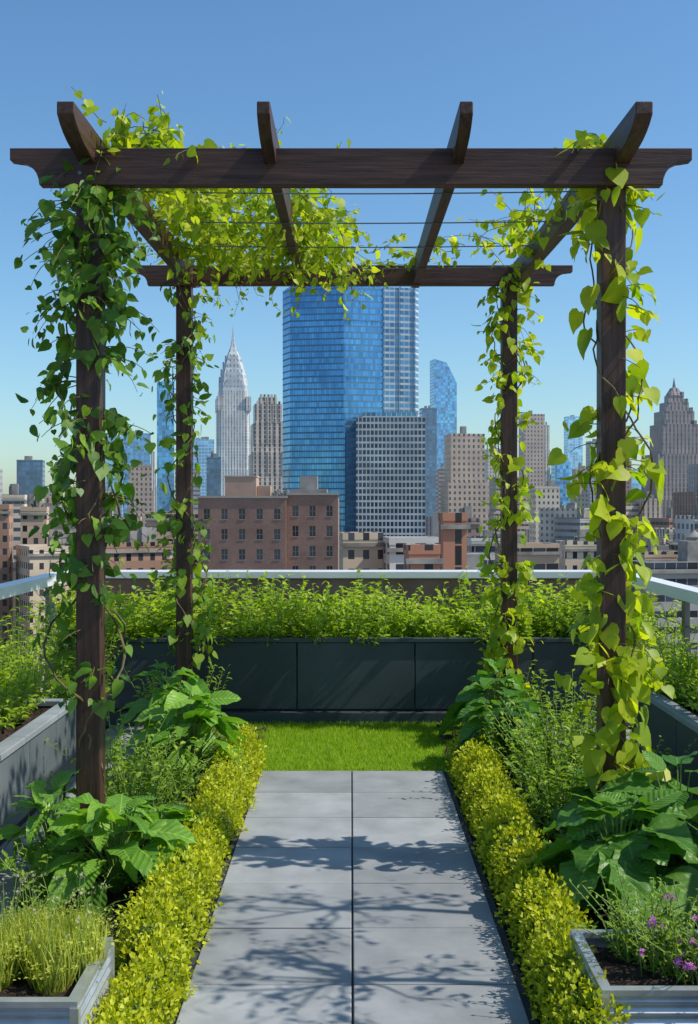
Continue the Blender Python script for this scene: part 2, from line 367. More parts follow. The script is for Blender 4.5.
parts.append(b.build('trellis_wires',[M_rod]))
group('pergola',parts)
# ---------------------------------------------------------------- vines
def rv(n=1,s=1.0): return rng.normal(0,s,(n,3))
def shoot(L,b,start,d,length,size,step=.035,sag=1.0,lp=1.0,wob=.25,stemr=.0025,L2=None):
    n=max(3,int(length/step)); p=np.array(start,float); d=nrmz(np.array(d,float)); pts=[p.copy()]
    for i in range(n):
        d=nrmz(d+rng.normal(0,wob,3)*.35+np.array([0,0,-.10*sag])); p=p+d*step; pts.append(p.copy())
        if rng.random()<lp:
            a=rng.uniform(0,2*math.pi); o=np.array([math.cos(a),math.sin(a),rng.uniform(-.3,.5)])
            q=p+nrmz(o)*rng.uniform(.01,.045)
            T=nrmz(o*.7+np.array([0,0,-.6])+rng.normal(0,.42,3)); N=nrmz(o+np.array([0,-.25,.35])+rng.normal(0,.5,3))
            (L2 if (L2 is not None and rng.random()<.4) else L).add(q,T,N,size*rng.uniform(.35,1.15)*(1-.4*i/n))
    if b is not None: b.tube(pts,stemr,4,0,.5)
    return pts
def postvine(name,x,y,z0,z1,prof,nsh,size,mat,strands=3,off=0,lp=.8,clump=3,ln=(.05,.2)):
    L=Leaves(); LB=Leaves(); b=MB()
    for s in range(strands):
        ph=rng.uniform(0,6.28); tw=rng.uniform(2.5,4.5)*rng.choice([-1,1]); n=70; pts=[]
        wa=np.cumsum(rng.normal(0,.010,(n+1,2)),0); wa-=np.linspace(0,1,n+1)[:,None]*wa[-1]
        for i in range(n+1):
            t=i/n; z=.02+t*(z1-.02); r=.075+.025*math.sin(t*9+ph)
            q=(x+r*math.cos(ph+tw*t*2*math.pi)+wa[i,0],y+r*math.sin(ph+tw*t*2*math.pi)+wa[i,1],z); pts.append(q)
        b.tube(pts,.006,5,0,.6)
        for q in pts:
            if q[2]>z0 and rng.random()<.8*prof((q[2]-z0)/(z1-z0)):
                a=math.atan2(q[1]-y,q[0]-x)+rng.normal(0,.5); o=np.array([math.cos(a),math.sin(a),0])
                L.add(np.array(q)+o*rng.uniform(.01,.05),nrmz(o*.4+np.array([0,0,-1])+rng.normal(0,.25,3)),nrmz(o+np.array([0,-.2,.3])+rng.normal(0,.3,3)),size*rng.uniform(.5,1.1))
    cl=rng.random((nsh//clump+1,2))
    for k in range(nsh):
        c=cl[k//clump]; t=min(.99,max(0,c[0]+rng.normal(0,.035))); w_=prof(t)
        if rng.random()>w_*1.15+.05: continue
        a=c[1]*2*math.pi+rng.normal(0,.6); z=z0+t*(z1-z0)
        st=(x+.06*math.cos(a),y+.06*math.sin(a),z)
        shoot(L,b,st,(math.cos(a)+off,math.sin(a),rng.uniform(-.1,.7)),rng.uniform(*ln)*(.4+.7*w_),size,sag=2.2,lp=lp,L2=LB)
    o1=L.build('leaves',T_HEART,mat); o3=LB.build('young_leaves',T_OV,mat); o2=b.build('stems',[M_stem]); group(name,[o1,o3,o2])
T_OV=bigleaf(.32,.28,.1,2,5,.02)
postvine('climbing_vine',-PX,YF,.75,3.1,lambda t:.25+.85*min(1,max(0,t-.03)*1.9),270,.078,L_dark,4,off=-.12,lp=.98,ln=(.05,.27))
postvine('climbing_vine',PX,YF,.45,3.12,lambda t:.66+.3*math.sin(t*7),170,.108,L_vy,3,off=.4,lp=.8,ln=(.05,.25))
postvine('climbing_vine',-PX-.03,YR,.5,3.2,lambda t:.75+.2*math.sin(t*9),140,.080,L_mid,3,lp=.85,ln=(.05,.2))
postvine('climbing_vine',PX-.03,YR,.3,3.2,lambda t:.8+.2*math.sin(t*8+1),175,.082,L_vy,3,lp=.9,ln=(.05,.2))
def canopy(name,seeds,mat,size):
    L=Leaves(); LB=Leaves(); b=MB()
    for (x0,x1,y0,y1,z0,z1,n,dx,dy,ln,sag) in seeds:
        for k in range(n):
            st=(rng.uniform(x0,x1),rng.uniform(y0,y1),rng.uniform(z0,z1))
            shoot(L,b,st,(dx+rng.normal(0,.5),dy+rng.normal(0,.5),rng.normal(.05,.2)),ln*rng.uniform(.5,1.3),size,step=.033,sag=sag,lp=.97,wob=.5,L2=LB)
    group(name,[L.build('leaves',T_HEART,mat),LB.build('young_leaves',T_OV,mat),b.build('stems',[M_stem])])
canopy('canopy_vine',[(-1.1,-.2,6.0,7.5,3.2,3.36,150,.25,0,.5,.25),(-.5,-.05,6.3,7.4,3.18,3.34,56,.25,0,.40,.7),
   (-1.15,-.9,5.2,7.2,3.14,3.3,50,.5,.2,.45,.5),(-1.10,-.82,4.8,5.1,3.12,3.30,54,.4,.1,.30,.32),(-.95,-.62,4.85,5.3,3.08,3.2,18,.5,.1,.34,.7),
   (0,.5,7.2,7.7,3.25,3.32,7,.6,0,.5,.4)],L_can,.074)
canopy('canopy_vine',[(1.0,1.2,4.75,5.3,3.05,3.24,34,.1,.2,.28,.9),(.85,1.1,5.6,7.4,3.18,3.28,24,-.2,0,.34,.6),(.5,.9,6.8,7.5,3.22,3.28,5,-.4,0,.35,.4)],L_vy,.08)
# ---------------------------------------------------------------- shrubs / beds
def shrub(L,b,c,rad,h,nst,nl,size,spread=.5,ls=.3):
    for s in range(nst):
        a=rng.uniform(0,6.28); r=rad*math.sqrt(rng.random())*.55
        p=np.array([c[0]+r*math.cos(a),c[1]+r*math.sin(a),c[2]]); hh=h*rng.uniform(.65,1.12)
        out=np.array([math.cos(a),math.sin(a),0])*spread*r/(rad*.55+1e-6)
        t=np.linspace(.12,1,nl)[:,None]; bend=rng.normal(0,.08,3)*[1,1,0]
        P=p+(out*rad*.9)*t**1.5+np.array([0,0,hh])*(t-.12*t*t)+bend*t**2
        an=rng.uniform(0,6.28,nl); e=rng.uniform(-.15,.9,nl)
        T=np.stack([np.cos(an)*np.cos(e),np.sin(an)*np.cos(e),np.sin(e)],1)
        N=np.stack([-np.cos(an)*np.sin(e),-np.sin(an)*np.sin(e),np.cos(e)],1)+rng.normal(0,ls,(nl,3))
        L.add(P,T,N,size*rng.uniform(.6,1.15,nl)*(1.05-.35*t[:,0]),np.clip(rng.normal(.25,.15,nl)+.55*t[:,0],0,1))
        if b is not None: b.tube([P[0],P[nl//2],P[-1]],.003,4,0,.5)
def mass(name,specs,mat,tpl=T_RH):
    L=Leaves(); b=MB()
    for sp in specs: shrub(L,b,*sp)
    group(name,[L.build('leaves',tpl,mat),b.build('stems',[M_gstem])])
sp=[]
x=-2.15
while x<2.2:
    hk=.85+.3*math.sin(x*5.3+1)*math.sin(x*2.1)
    for y in(8.12,8.38,8.72):
        sp.append(((x+random.uniform(-.06,.06),y+random.uniform(-.06,.08),.54),.21,random.uniform(.34,.60)*(hk if y<8.6 else 1),13,13,random.uniform(.065,.11),.75))
    x+=.165
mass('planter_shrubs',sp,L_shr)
sp=[]
for k in range(42):
    sp.append(((random.uniform(-1.84,-2.1),random.uniform(3.4,6.4),.38),.18,random.uniform(.22,.5),13,12,.062,.7))
for k in range(14): sp.append(((random.uniform(-1.75,-2.1),random.uniform(6.0,7.9),.2),.18,random.uniform(.5,.85),12,16,.07,.5))
mass('planter_shrubs',sp,L_shr)
sp=[]
for k in range(42):
    sp.append(((random.uniform(1.9,2.08),random.uniform(3.6,6.6),.44),.18,random.uniform(.18,.42),13,12,.065,.7))
for k in range(14): sp.append(((random.uniform(1.8,2.1),random.uniform(6.2,7.9),.3),.18,random.uniform(.4,.7),12,16,.07,.5))
mass('planter_shrubs',sp,L_shr)
def bedfill(name,sx,items,mat):
    mass(name,[((sx*x,y,z),r,h,ns,nl,s,spd) for (x,y,z,r,h,ns,nl,s,spd) in items],mat)
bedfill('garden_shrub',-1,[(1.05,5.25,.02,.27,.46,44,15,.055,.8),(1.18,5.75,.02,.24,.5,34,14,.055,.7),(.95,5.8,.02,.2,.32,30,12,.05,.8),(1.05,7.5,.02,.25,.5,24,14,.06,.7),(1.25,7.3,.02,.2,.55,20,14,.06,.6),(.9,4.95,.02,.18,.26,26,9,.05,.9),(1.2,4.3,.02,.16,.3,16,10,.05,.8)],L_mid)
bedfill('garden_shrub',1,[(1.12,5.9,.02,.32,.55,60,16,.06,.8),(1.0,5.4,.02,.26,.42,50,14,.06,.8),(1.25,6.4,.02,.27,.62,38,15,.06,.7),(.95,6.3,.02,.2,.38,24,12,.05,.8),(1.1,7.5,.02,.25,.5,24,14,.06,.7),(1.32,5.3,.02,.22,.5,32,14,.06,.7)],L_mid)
bedfill('ground_cover',-1,[(random.uniform(.84,1.22),random.uniform(3.6,7.4),.02,.13,.15,10,7,.04,.9) for _ in range(50)],L_dark)
bedfill('ground_cover',1,[(random.uniform(.86,1.22),random.uniform(3.6,7.4),.02,.13,.15,10,7,.04,.9) for _ in range(50)],L_dark)
def rosette(name,c,n,size,reach,h,mat,tpl):
    L=Leaves(); b=MB()
    for i in range(n):
        u=(i+.5)/n; a=i*2.39996+rng.normal(0,.3); r=reach*u**.7; z=h*(1-.6*u*u)*rng.uniform(.75,1.18)
        p=np.array([c[0]+r*math.cos(a)*.75,c[1]+r*math.sin(a)*.75,c[2]+z])
        o=np.array([math.cos(a),math.sin(a),0]); pitch=.50-.95*u+rng.normal(0,.25)
        T=o*math.cos(pitch)+np.array([0,0,math.sin(pitch)]); N=np.array([0,0,math.cos(pitch)])-o*math.sin(pitch)+rng.normal(0,.28,3)
        L.add(p,T,N,size*rng.uniform(.55,1.2)*(.75+.35*u))
        m_=np.array([c[0]+o[0]*r*.3,c[1]+o[1]*r*.3,c[2]+z*.6]); b.tube([(c[0],c[1],c[2]),m_,p],.005,5,0,.6)
    group(name,[L.build('leaves',tpl,mat),b.build('stalks',[M_gstem])])
rosette('hosta_plant',(-.95,4.45,.02),50,.180,.27,.33,L_hosta,T_BIG)
rosette('hosta_plant',(-1.26,4.65,.02),34,.17,.22,.33,L_hosta,T_BIG)
rosette('hosta_plant',(-.86,4.85,.02),24,.15,.15,.24,L_hosta,T_BIG)
rosette('hosta_plant',(-.92,6.35,.02),50,.20,.27,.44,L_hosta,T_BIG)
rosette('hosta_plant',(-1.12,6.9,.02),36,.19,.25,.48,L_hosta,T_BIG)
rosette('hosta_plant',(.92,6.6,.02),44,.19,.25,.40,L_squash,T_BIG)
rosette('hosta_plant',(.98,7.3,.02),34,.19,.25,.44,L_squash,T_BIG)
rosette('squash_plant',(1.04,4.25,.02),46,.20,.30,.38,L_squash,T_WIDE)
rosette('squash_plant',(1.34,4.5,.02),34,.19,.27,.46,L_squash,T_WIDE)
rosette('squash_plant',(1.12,4.95,.02),24,.17,.2,.40,L_squash,T_WIDE)
def hedge(name,sx,xc,y0,y1):
    L=Leaves(); core=MB(); y=y0
    while y<y1:
        k=.80 if y<3.6 else 1.0
        rx=.118*k*rng.uniform(.88,1.14); ry=.15*rng.uniform(.85,1.15); rz=.170*rng.uniform(.82,1.18); cx=sx*(xc-.03*(1-k)*6)+rng.normal(0,.012)
        n=1300
        th=rng.uniform(0,2*math.pi,n); cz=rng.uniform(-.15,1,n); sr=np.sqrt(1-cz*cz); o=np.stack([sr*np.cos(th),sr*np.sin(th),cz],1)
        rr=rng.uniform(.82,1.16,n)[:,None]*(1+.14*np.sin(o[:,0:1]*9+y*7)*np.sin(o[:,1:2]*8+2)*1.0)
        P=np.array([cx,y,.03])+o*rr*[rx,ry,rz]
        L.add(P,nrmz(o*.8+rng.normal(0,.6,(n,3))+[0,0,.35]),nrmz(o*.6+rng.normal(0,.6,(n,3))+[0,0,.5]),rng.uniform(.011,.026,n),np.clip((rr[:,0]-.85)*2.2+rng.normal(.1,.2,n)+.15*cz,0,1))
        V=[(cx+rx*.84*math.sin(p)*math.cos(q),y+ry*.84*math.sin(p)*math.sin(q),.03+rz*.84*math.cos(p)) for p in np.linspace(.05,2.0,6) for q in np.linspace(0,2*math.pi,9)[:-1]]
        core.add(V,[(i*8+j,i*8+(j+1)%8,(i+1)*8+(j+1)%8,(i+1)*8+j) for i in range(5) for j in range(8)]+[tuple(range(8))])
        y+=.16
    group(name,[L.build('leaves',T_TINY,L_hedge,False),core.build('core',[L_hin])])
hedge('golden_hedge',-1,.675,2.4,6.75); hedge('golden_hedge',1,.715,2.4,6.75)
# unseen trees added out of frame to cast dappled leaf shadow on the path
def added_shadow_tree(x,y,h,cr,nb,z0=0.0,pot=True):
    b=MB(); L=Leaves(); kids=[]
    if pot:
        q=MB(); q.cyl(x,y,z0+.004,z0+.30,.12,.17,20); q.cyl(x,y,z0+.30,z0+.34,.185,.185,20); kids.append(q.build('pot',[M_pot]))
    tr=[(x+.02*math.sin(i*1.3),y+.02*math.cos(i*1.7),z0+.3+(h-cr-.3)*i/5) for i in range(6)]; b.tube(tr,.025,7,0,.6)
    c=np.array(tr[-1])
    for k in range(nb):
        d=nrmz(rng.normal(0,1,3)+[0,0,.5]); e=c+d*cr*rng.uniform(.35,.8); e[0]=max(e[0],x-cr*.7)
        b.tube([c,(c+e)/2+rng.normal(0,.03,3),e],.009,5,0,.5)
        for j in range(3): shoot(L,b,e,d+rng.normal(0,.5,3),cr*rng.uniform(.3,.6),.075,step=.03,sag=.8,lp=1,wob=.4)
    kids+= [b.build('trunk_and_limbs',[M_bark]),L.build('leaves',T_RH,L_mid)]
    group('added_shadow_tree',kids)
added_shadow_tree(1.62,3.45,2.25,.42,20); added_shadow_tree(1.92,4.05,2.25,.38,15,z0=.4,pot=False)
# ---------------------------------------------------------------- corrugated metal planters
def metalbox(x0,x1,y0,y1,h):
    b=MB(); rings=[]; nz=48
    for i in range(nz+1):
        z=.0+h*i/nz; o=.006*math.sin(i/nz*2*math.pi*8) if i<nz-2 else .0
        rings.append([(x0-o,y0-o,z),(x1+o,y0-o,z),(x1+o,y1+o,z),(x0-o,y1+o,z)])
    V=[q for r in rings for q in r]; b.add(V,[(i*4+j,i*4+(j+1)%4,(i+1)*4+(j+1)%4,(i+1)*4+j) for i in range(nz) for j in range(4)])
    t=.022
    for (a,c,d,e) in((x0-.008,x1+.008,y0-.008,y0+t),(x0-.008,x1+.008,y1-t,y1+.008),(x0-.008,x0+t,y0+t,y1-t),(x1-t,x1+.008,y0+t,y1-t)): b.box(a,c,d,e,h-.004,h+.012)
    for (x,y) in((x0,y0),(x1,y0),(x0,y1),(x1,y1)): b.box(x-.012,x+.012,y-.012,y+.012,0,h-.005)
    o=b.build('box',[M_galv])
    s=soil('soil',x0+.01,x1-.01,y0+.01,y1-.01,h-.05,.02,.02)
    group('metal_planter',[o,s])
metalbox(-1.3,-.745,2.97,3.40,.25); metalbox(.70,1.3,3.04,3.46,.25)
def herbs():
    L=Leaves(); n=5400; cs=[(-.91,3.24),(-1.03,3.14),(-.84,3.32),(-1.12,3.3),(-.86,3.16),(-.98,3.33),(-.80,3.26),(-1.0,3.24)]
    for cx,cy in cs:
        m=n//8; a=rng.uniform(0,6.28,m); r=.055*np.sqrt(rng.random(m))
        P=np.stack([cx+r*np.cos(a),cy+r*np.sin(a),np.full(m,.21)],1)
        T=np.stack([np.cos(a)*.6*rng.random(m)+rng.normal(0,.10,m),np.sin(a)*.6*rng.random(m)+rng.normal(0,.10,m),np.ones(m)],1)
        L.add(P,T,-np.stack([np.cos(a),np.sin(a),np.zeros(m)],1),rng.uniform(.07,.18,m))
        shrub(L2,None,(cx,cy,.21),.09,.17,44,18,.016,.6)
    b=MB(); Fl=Leaves()
    for k in range(50):
        cx,cy=cs[k%8]; p=np.array([cx+rng.normal(0,.03),cy+rng.normal(0,.03),.22]); tip=p+np.array([rng.normal(0,.05),rng.normal(0,.04),rng.uniform(.16,.31)])
        b.tube([p,(p+tip)/2+rng.normal(0,.008,3),tip],.0013,4,0,.6)
        m=6; Fl.add(tip+rng.normal(0,.006,(m,3)),rv(m),rv(m)+[0,0,1],rng.uniform(.003,.006,m))
    group('ornamental_grass',[L.build('blades',T_BLADE2,L_herb),L2.build('leaves',T_TINY,L_herb),b.build('stalks',[M_gstem]),Fl.build('flowers',T_FLOWER,L_cream)])
L2=Leaves(); herbs()
def flowers():
    L=Leaves(); b=MB()
    for c in((.93,3.28),(1.05,3.36),(.86,3.36),(1.12,3.22),(.98,3.2)): shrub(L,b,(c[0],c[1],.2),.13,.25,28,13,.030,.8)
    Fl=Leaves()
    for k in range(13):
        p=np.array([rng.uniform(.84,1.1),rng.uniform(3.12,3.36),.22]); tip=p+np.array([rng.normal(0,.03),rng.normal(-.05,.03),rng.uniform(.05,.26)])
        b.tube([p,tip],.0018,4)
        m=6; Fl.add(tip+rng.normal(0,.008,(m,3)),rv(m)+[1,0,0],rv(m,.5)+[0,-.8,.7],rng.uniform(.007,.012,m))
    group('purple_flowering_plant',[L.build('leaves',T_RH,L_mid),b.build('stems',[M_gstem]),Fl.build('petals',T_FLOWER,L_purple)])
flowers()
# ---------------------------------------------------------------- city
GZ=-110
b=MB(); b.add([(-25000,-25000,GZ),(25000,-25000,GZ),(25000,25000,GZ),(-25000,25000,GZ)],[(0,1,2,3)])
b.build('city_ground',[simple('street_ground',(.10,.10,.10),(.24,.23,.22),scale=.01,rough=.9,bump=0)])
b=MB(); b.box(-2.44,2.44,-8,9.48,GZ,-.31)
b.build('terrace_building',[facade('f_own',(.3,.26,.22),(.05,.06,.08))])
FT={}
R=math.radians
def fm(kind,hz,v=0):
    hz=round(hz,1); k=(kind,hz,v)
    if k in FT: return FT[k]
    A=dict(
     tan=dict(wall=(.54,.38,.26),glass=(.07,.07,.07),wsp=3.2,fh=3.7,fx=.42,fz=.5),
     beige=dict(wall=(.66,.53,.38),glass=(.10,.10,.10),wsp=2.8,fh=3.5,fx=.42,fz=.5),
     brown=dict(wall=(.36,.21,.14),glass=(.06,.06,.06),wsp=3.0,fh=3.5,fx=.4,fz=.5),
     grey=dict(wall=(.40,.37,.33),glass=(.07,.08,.10),wsp=2.6,fh=3.6,fx=.45,fz=.5),
     brick=dict(wall=(.46,.20,.12),glass=(.06,.06,.06),wsp=3.2,fh=3.4,fx=.38,fz=.5),
     blue=dict(wall=(.10,.26,.36),glass=(.10,.40,.62),wsp=3.0,fh=4.0,fx=.9,fz=.8,metal=.6,jit=.06),
     lblue=dict(wall=(.3,.50,.62),glass=(.26,.56,.74),wsp=4.0,fh=4.0,fx=.85,fz=.75,metal=.6,jit=.05),
     dglass=dict(wall=(.05,.09,.12),glass=(.05,.14,.22),wsp=3.0,fh=4.0,fx=.85,fz=.7,metal=.5,jit=.05),
     white=dict(wall=(.62,.58,.52),glass=(.10,.11,.13),wsp=3.6,fh=3.8,fx=.55,fz=.55))[kind]
    if v==1: A['fz']=.92; A['fx']=A['fx']*.9
    if v==2: A['fx']=.94; A['fz']=.42
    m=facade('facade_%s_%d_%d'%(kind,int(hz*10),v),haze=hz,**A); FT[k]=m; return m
M_roof=simple('roof_plant',(.18,.165,.15),(.38,.35,.31),scale=.3,rough=.8)
def bld(px0,px1,py,d,kind,name='office_building',rot=R(9),steps=0,depth=None,mech=True,slant=0):
    W=(px1-px0)*d/F; cx=(wx(px0,d)+wx(px1,d))/2; top=wz(py,d)
    tank=(px1<150 or px0>560)
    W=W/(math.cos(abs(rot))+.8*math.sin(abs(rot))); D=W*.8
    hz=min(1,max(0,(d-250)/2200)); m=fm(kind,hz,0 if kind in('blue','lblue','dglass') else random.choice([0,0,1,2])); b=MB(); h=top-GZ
    w,dd,z=W/2,D/2,0.0
    if steps:
        zs=[h*(.62+.38*((i+1)/(steps+1))**1.0) for i in range(steps)]+[h]
        sc=1.0
        for i,zt in enumerate(zs):
            b.box(-w*sc,w*sc,-dd*sc,dd*sc,z,zt); z=zt; sc*=.84
        w*=sc/.84; dd*=sc/.84
    elif slant:
        b.box(-w,w,-dd,dd,0,h-slant)
        V=[(-w,-dd,h-slant),(w,-dd,h-slant),(w,dd,h-slant),(-w,dd,h-slant),(-w,-dd,h),(-w,dd,h),(w*.1,-dd,h-slant*.15),(w*.1,dd,h-slant*.15)]
        b.add(V,[(0,1,6,4),(3,5,7,2),(4,6,7,5),(1,2,7,6),(0,4,5,3)])
    else: b.box(-w,w,-dd,dd,0,h)
    if not slant:
        t=.5
        for q in((-w-.1,w+.1,-dd-.1,-dd+t),(-w-.1,w+.1,dd-t,dd+.1),(-w-.1,-w+t,-dd+t,dd-t),(w-t,w+.1,-dd+t,dd-t)): b.box(*q,h-.3,h+1.0)
        if d<500: b.box(-w-.5,w+.5,-dd-.5,-dd-.1,h-1.6,h-.9,1)
        if mech:
            for k in range(random.randint(1,3)):
                a=random.uniform(-.5,.3)*w; c=random.uniform(-.6,.1)*dd; b.box(a,a+w*random.uniform(.25,.6),c,c+dd*.5,h,h+random.uniform(2.5,6),1)
            if d<600 and tank and random.random()<.3:
                tx,ty=random.uniform(-.6,.6)*w,random.uniform(-.6,0)*dd
                for qx in(-1,1):
                    for qy in(-1,1): b.box(tx+qx*1.2-.12,tx+qx*1.2+.12,ty+qy*1.2-.12,ty+qy*1.2+.12,h,h+3,1)
                b.cyl(tx,ty,h+3,h+6.2,1.9,1.9,14,1); b.cyl(tx,ty,h+6.2,h+7.8,2.0,.1,14,1)
    b.build(name,[m,M_roof],loc=(cx,d+D/2,GZ),rot=rot)
def central():
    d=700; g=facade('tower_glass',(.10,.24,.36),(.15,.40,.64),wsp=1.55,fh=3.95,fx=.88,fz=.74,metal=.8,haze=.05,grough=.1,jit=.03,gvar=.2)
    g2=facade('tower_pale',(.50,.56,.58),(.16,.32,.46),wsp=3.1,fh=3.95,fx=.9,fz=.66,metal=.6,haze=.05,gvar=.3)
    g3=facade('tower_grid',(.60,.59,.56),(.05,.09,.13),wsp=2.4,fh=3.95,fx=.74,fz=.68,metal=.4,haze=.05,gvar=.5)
    X=lambda p: (p-351)*d/F; H=lambda p: wz(p,d)-GZ
    b=MB()
    b.prism([(X(281.5),12),(X(290),0),(X(344),-6),(X(352),-5),(X(384),0),(X(384),70),(X(281.5),70)],0,H(287.5),0)
    b.prism([(X(384)+.02,0.3),(X(415),4),(X(419.5),10),(X(419.5),66),(X(384)+.02,66)],0,H(287),1)
    b.prism([(X(284),14),(X(291),3),(X(346),-3),(X(382),3),(X(382),66),(X(284),66)],H(287.5),H(285),1)
    for px in (344,384,400,415): b.box(X(px)-.5,X(px)+.5,(-6.6 if px<350 else -.6+(px-384)*.12),6,0,H(286),0 if px==344 else 1)
    b.box(X(356),X(421.5),-34,-1,0,H(421),2); b.box(X(362),X(415),-28,-2,H(421),H(416),1)
    for k in range(3,int(H(300)/3.95),9):
        b.prism([(X(281.5)-.3,12),(X(290)-.3,-.5),(X(344),-6.6),(X(352),-5.6),(X(384)-.6,-.6),(X(384)-1,60),(X(281.5)+1,60)],k*3.95+3.0,k*3.95+3.4,0)
    b.build('glass_skyscraper',[g,g2,g3,M_roof],loc=(0,d,GZ))
central()
def spire_tower():
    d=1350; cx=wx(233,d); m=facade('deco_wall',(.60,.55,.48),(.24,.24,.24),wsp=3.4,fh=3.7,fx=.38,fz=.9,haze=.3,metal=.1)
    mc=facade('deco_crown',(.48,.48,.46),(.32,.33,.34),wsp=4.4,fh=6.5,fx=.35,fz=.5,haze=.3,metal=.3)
    s=d/F*.97; H=lambda p: wz(p,d)-GZ; b=MB()
    def sq(h): 
        c=h*.25; return [(-h+c,-h),(h-c,-h),(h,-h+c),(h,h-c),(h-c,h),(-h+c,h),(-h,h-c),(-h,-h+c)]
    b.prism(sq(19*s),0,H(470)); b.prism(sq(17*s),H(470),H(412)); b.prism(sq(15*s),H(412),H(392))
    prof=[(392,14.6),(386,14.2),(380,13.0),(376,12.4),(370,10.8),(366,9.6),(361,8),(357,6.6),(353,5.0),(349,3.4),(345,2.2),(338,1.1),(325,.15)]
    for (p0,h0),(p1,h1) in zip(prof[:-1],prof[1:]): b.prism(sq(h0*s),H(p0),H(p1),1,sq(h1*s))
    for sx in(-1,1):
        for sy in(-1,1): b.box(sx*15*s-3,sx*15*s+3,sy*15*s-3,sy*15*s+3,H(412),H(398),0)
    for py,h in((386,14.4),(377,12.6),(368,10.4),(360,8)):
        for ax in range(4):
            r=h*.62*s; ang=[math.pi*i/8 for i in range(9)]
            P=[(r*math.cos(a),H(py)+r*1.2*math.sin(a)-2) for a in ang]
            o=h*s*.97
            b.extr(P,'y' if ax<2 else 'x',(o-1 if ax%2 else -o-.6),(o+.6 if ax%2 else -o+1),1)
    b.build('art_deco_skyscraper',[m,mc],loc=(cx,d,GZ),rot=R(9))
spire_tower()
def stepped_tower():
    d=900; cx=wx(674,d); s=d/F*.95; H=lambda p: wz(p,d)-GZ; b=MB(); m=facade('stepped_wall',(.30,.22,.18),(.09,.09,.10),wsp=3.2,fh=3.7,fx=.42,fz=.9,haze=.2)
    z=0
    for p,h in((500,36),(455,27),(425,20),(412,16.5),(403,12),(396,8)):
        zt=H(p); b.box(-h*s,h*s,-h*s*.8,h*s*.8,z,zt); z=zt
        for q in(-1,1): b.box(q*h*s*.8-1.2,q*h*s*.8+1.2,-h*s*.8-.4,-h*s*.8+2,zt-.5,zt+3)
    b.prism([(-7*s,-7*s),(7*s,-7*s),(7*s,7*s),(-7*s,7*s)],z,H(388),0,[(-3*s,-3*s),(3*s,-3*s),(3*s,3*s),(-3*s,3*s)]); b.cyl(0,0,H(388),H(378),2*s,.2,8)
    b.build('stepped_skyscraper',[m],loc=(cx,d,GZ),rot=R(8))
stepped_tower()
def setback_tower():
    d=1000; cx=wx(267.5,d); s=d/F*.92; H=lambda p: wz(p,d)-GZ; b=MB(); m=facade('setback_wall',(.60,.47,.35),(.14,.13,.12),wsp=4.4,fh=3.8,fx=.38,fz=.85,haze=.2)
    z=0
    for p,h in((455,19.5),(425,17.5),(405,14.5),(398,9.5)):
        zt=H(p); b.box(-h*s,h*s,-h*s,h*s,z,zt); z=zt
        for k in range(-2,3): b.box(k*h*s*.4-1,k*h*s*.4+1,-h*s-.5,-h*s+2,zt-18,zt+2.5)
    b.build('setback_skyscraper',[m],loc=(cx,d,GZ),rot=R(9))
setback_tower()
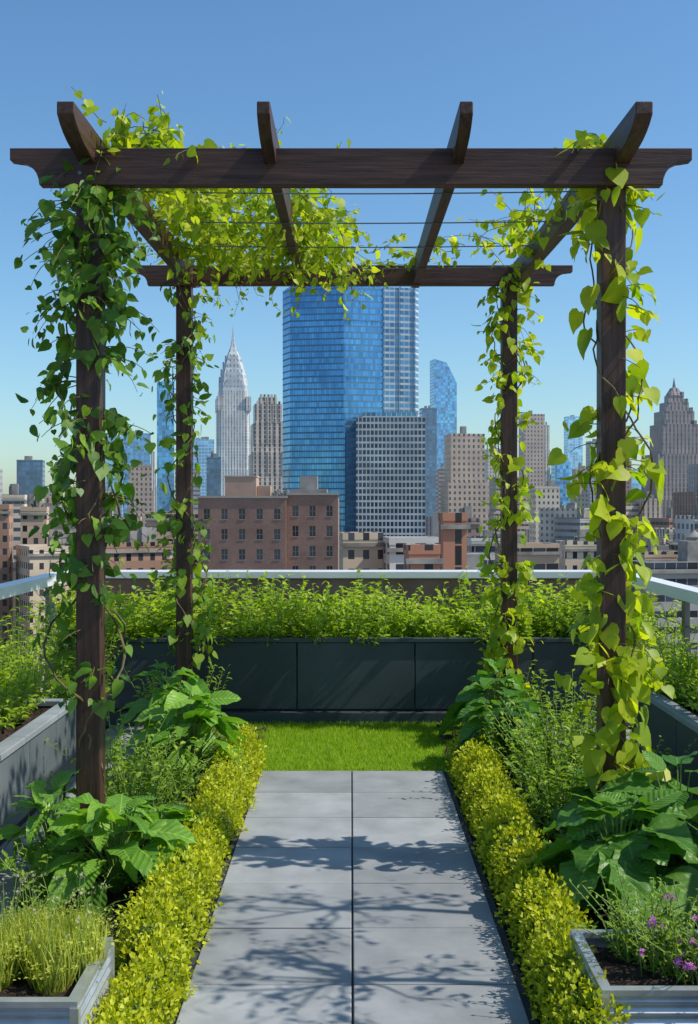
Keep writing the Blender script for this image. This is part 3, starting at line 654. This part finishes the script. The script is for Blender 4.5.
def brick_building():
    d=180; m,nt,out=newmat('brickwork')
    tc=nt.nodes.new('ShaderNodeTexCoord'); mp=nt.nodes.new('ShaderNodeMapping'); mp.inputs['Rotation'].default_value=(math.radians(90),0,0); nt.links.new(tc.outputs['Object'],mp.inputs[0])
    bt=nt.nodes.new('ShaderNodeTexBrick'); nt.links.new(mp.outputs[0],bt.inputs[0]); bt.inputs['Color1'].default_value=(.30,.165,.12,1); bt.inputs['Color2'].default_value=(.36,.21,.155,1); bt.inputs['Mortar'].default_value=(.3,.23,.19,1)
    bt.inputs['Scale'].default_value=2.0; bt.inputs['Mortar Size'].default_value=.01
    c=MIX(nt,RAMP(nt,NOISE(nt,.25,6,tc.outputs['Object']),.3,.7),bt.outputs[0],MIX(nt,1.0,bt.outputs[0],(.72,.70,.7),'MULTIPLY'))
    p=PR(nt,c,.85); nt.links.new(p.outputs[0],out.inputs[0])
    mg,nt,out=newmat('window_glass'); r=ATTR(nt,'rnd').outputs['Fac']; p=PR(nt,MIX(nt,r,(.015,.02,.025),(.14,.15,.16)),.12); nt.links.new(p.outputs[0],out.inputs[0])
    ms=simple('stone_trim',(.36,.30,.25),(.44,.38,.32),scale=.5,rough=.8)
    b=MB()
    def wall(x0,x1,y,z1,nf,nc,side=False):
        cw=(x1-x0)/nc; fh=3.3; z=z1-1.0
        b.box(x0,x1,y,y+.5,z,z1,0)
        for f in range(nf):
            zt=z; zb=z-fh; ww=cw*.17
            b.box(x0,x1,y,y+.5,zt-.8,zt,0); b.box(x0,x1,y,y+.5,zb,zt-2.5,0)
            for c_ in range(nc):
                xc=x0+cw*(c_+.5)
                b.box(x0+cw*c_,xc-ww,y,y+.5,zt-2.5,zt-.8,0); b.box(xc+ww,x0+cw*(c_+1),y,y+.5,zt-2.5,zt-.8,0)
                b.box(xc-ww,xc+ww,y+.28,y+.34,zt-2.5,zt-.8,1)
                b.box(xc-.03,xc+.03,y+.2,y+.275,zt-2.5,zt-.8,2); b.box(xc-ww,xc+ww,y+.2,y+.27,zt-1.68,zt-1.62,2)
                b.box(xc-ww-.08,xc+ww+.08,y-.06,y+.28,zt-2.6,zt-2.5,2)
            z=zb
        b.box(x0,x1,y,y+.5,GZ,z,0)
    X=lambda p: wx(p,d)
    z1=wz(498,d)
    wall(X(198),X(286),d,z1,6,5); b.box(X(198),X(286),d+.5,d+16,GZ,z1-.5,0); b.box(X(198)-.2,X(286)+.2,d-.2,d+.45,z1,z1+.35,2)
    b.box(X(198)-.1,X(198)+.35,d+.45,d+16,z1-.5,z1+.3,2)
    wall(X(286.5),X(338),d+1.2,z1+.5,6,3); b.box(X(286.5),X(338),d+1.7,d+18,GZ,z1,0); b.box(X(286.3),X(338)+.2,d+1.0,d+1.6,z1+.5,z1+.85,2)
    b.box(X(222),X(254),d+4,d+10,z1-.5,wz(477,d+4),3); b.box(X(222)-.1,X(254)+.1,d+3.9,d+10.1,wz(477,d+4),wz(477,d+4)+.25,2)
    b.box(X(254)+.1,X(268),d+5,d+9,z1-.5,wz(486,d+5),3); b.box(X(289),X(326),d+6,d+12,z1,wz(489,d+6),4); b.box(X(298),X(316),d+7,d+11,wz(489,d+6),wz(476,d+7),4)
    for k in range(6): b.box(X(270+k*3),X(271.6+k*3),d+3,d+5,z1-.5,z1+.9+.3*(k%3),4)
    b.build('brick_building',[m,mg,ms,simple('tan_render',(.38,.25,.18),(.48,.33,.25),scale=.4,rough=.85),M_roof])
brick_building()
for a in [(0,24,497,420,'beige'),(18,46,510,330,'tan'),(14,42,461,900,'dglass'),(36,60,494,900,'beige'),(-30,8,508,300,'brown'),(-60,-5,470,600,'grey'),
 (44,78,520,420,'tan'),(62,96,505,800,'beige'),(92,112,492,900,'beige'),
 (104,122,437,1100,'lblue'),(118,150,434,1250,'blue'),(121,156,466,800,'tan'),(139,157,452,1500,'beige'),(155,174,383,1000,'blue'),(172,200,470,900,'grey'),
 (186,214,440,1300,'lblue'),(205,221,458,850,'dglass'),(100,140,520,380,'tan'),(140,200,515,330,'tan'),
 (285,300,470,800,'brown'),(338,383,538,205,'beige'),(383,441,543,200,'white'),(440,467,519,175,'brick'),(405,440,552,150,'brick'),
 (420,437,409,1050,'dglass'),(437,448,470,900,'brown'),(443,489,435,700,'tan'),(453,480,520,400,'brown'),(484,505,450,1100,'beige'),(489,530,478,800,'tan'),
 (521,545,415,1000,'tan'),(543,551,426,1100,'beige'),(532,560,488,650,'beige'),(553,571,463,1100,'blue'),(566,583,417,1500,'lblue'),(571,592,470,900,'tan'),
 (588,604,442,1200,'grey'),(600,632,462,950,'brown'),(628,654,470,1200,'lblue'),(640,662,500,700,'tan'),
 (696,735,465,800,'grey'),(720,760,430,900,'blue'),(676,712,547,330,'beige'),(600,645,560,300,'brown'),(640,678,556,260,'tan'),(560,602,545,280,'beige'),(500,560,548,260,'tan'),(467,505,540,300,'white')]:
    st=0
    if a[4] in('tan','beige','brown') and a[3]>600: st=random.choice([0,1,2])
    bld(*a,steps=st,mech=not(338<=a[0]<=405 or a[0]==440))
bld(431,457,359,1400,'blue',slant=30)
bld(24,58,500,520,'brown',rot=R(28)); bld(655,700,520,560,'brown',rot=R(25)); bld(606,640,505,700,'tan',rot=R(24))
kinds=['tan','beige','brown','grey','brick','tan','beige','white','beige','brown']
for k in range(260):
    d=math.exp(random.uniform(math.log(230),math.log(3200)))
    px=random.uniform(-420,1120); W=random.uniform(18,38); wp=W*F/d
    base=505+ (60 if d<400 else 32 if d<800 else 10 if d<1500 else -3)
    py=base-abs(random.gauss(0,18 if d>500 else 12))+random.uniform(0,25)
    if 190<px+wp and px<480 and d<690: py=max(py,560)
    if px<60 or px>560: py-=8
    kd=random.choice(kinds)
    if kd=='brick' and px<150: kd='beige'
    bld(px,px+wp,py,d,kd,name='city_building',mech=d<900,rot=random.choice([R(9),R(9),R(28),R(-20)]))
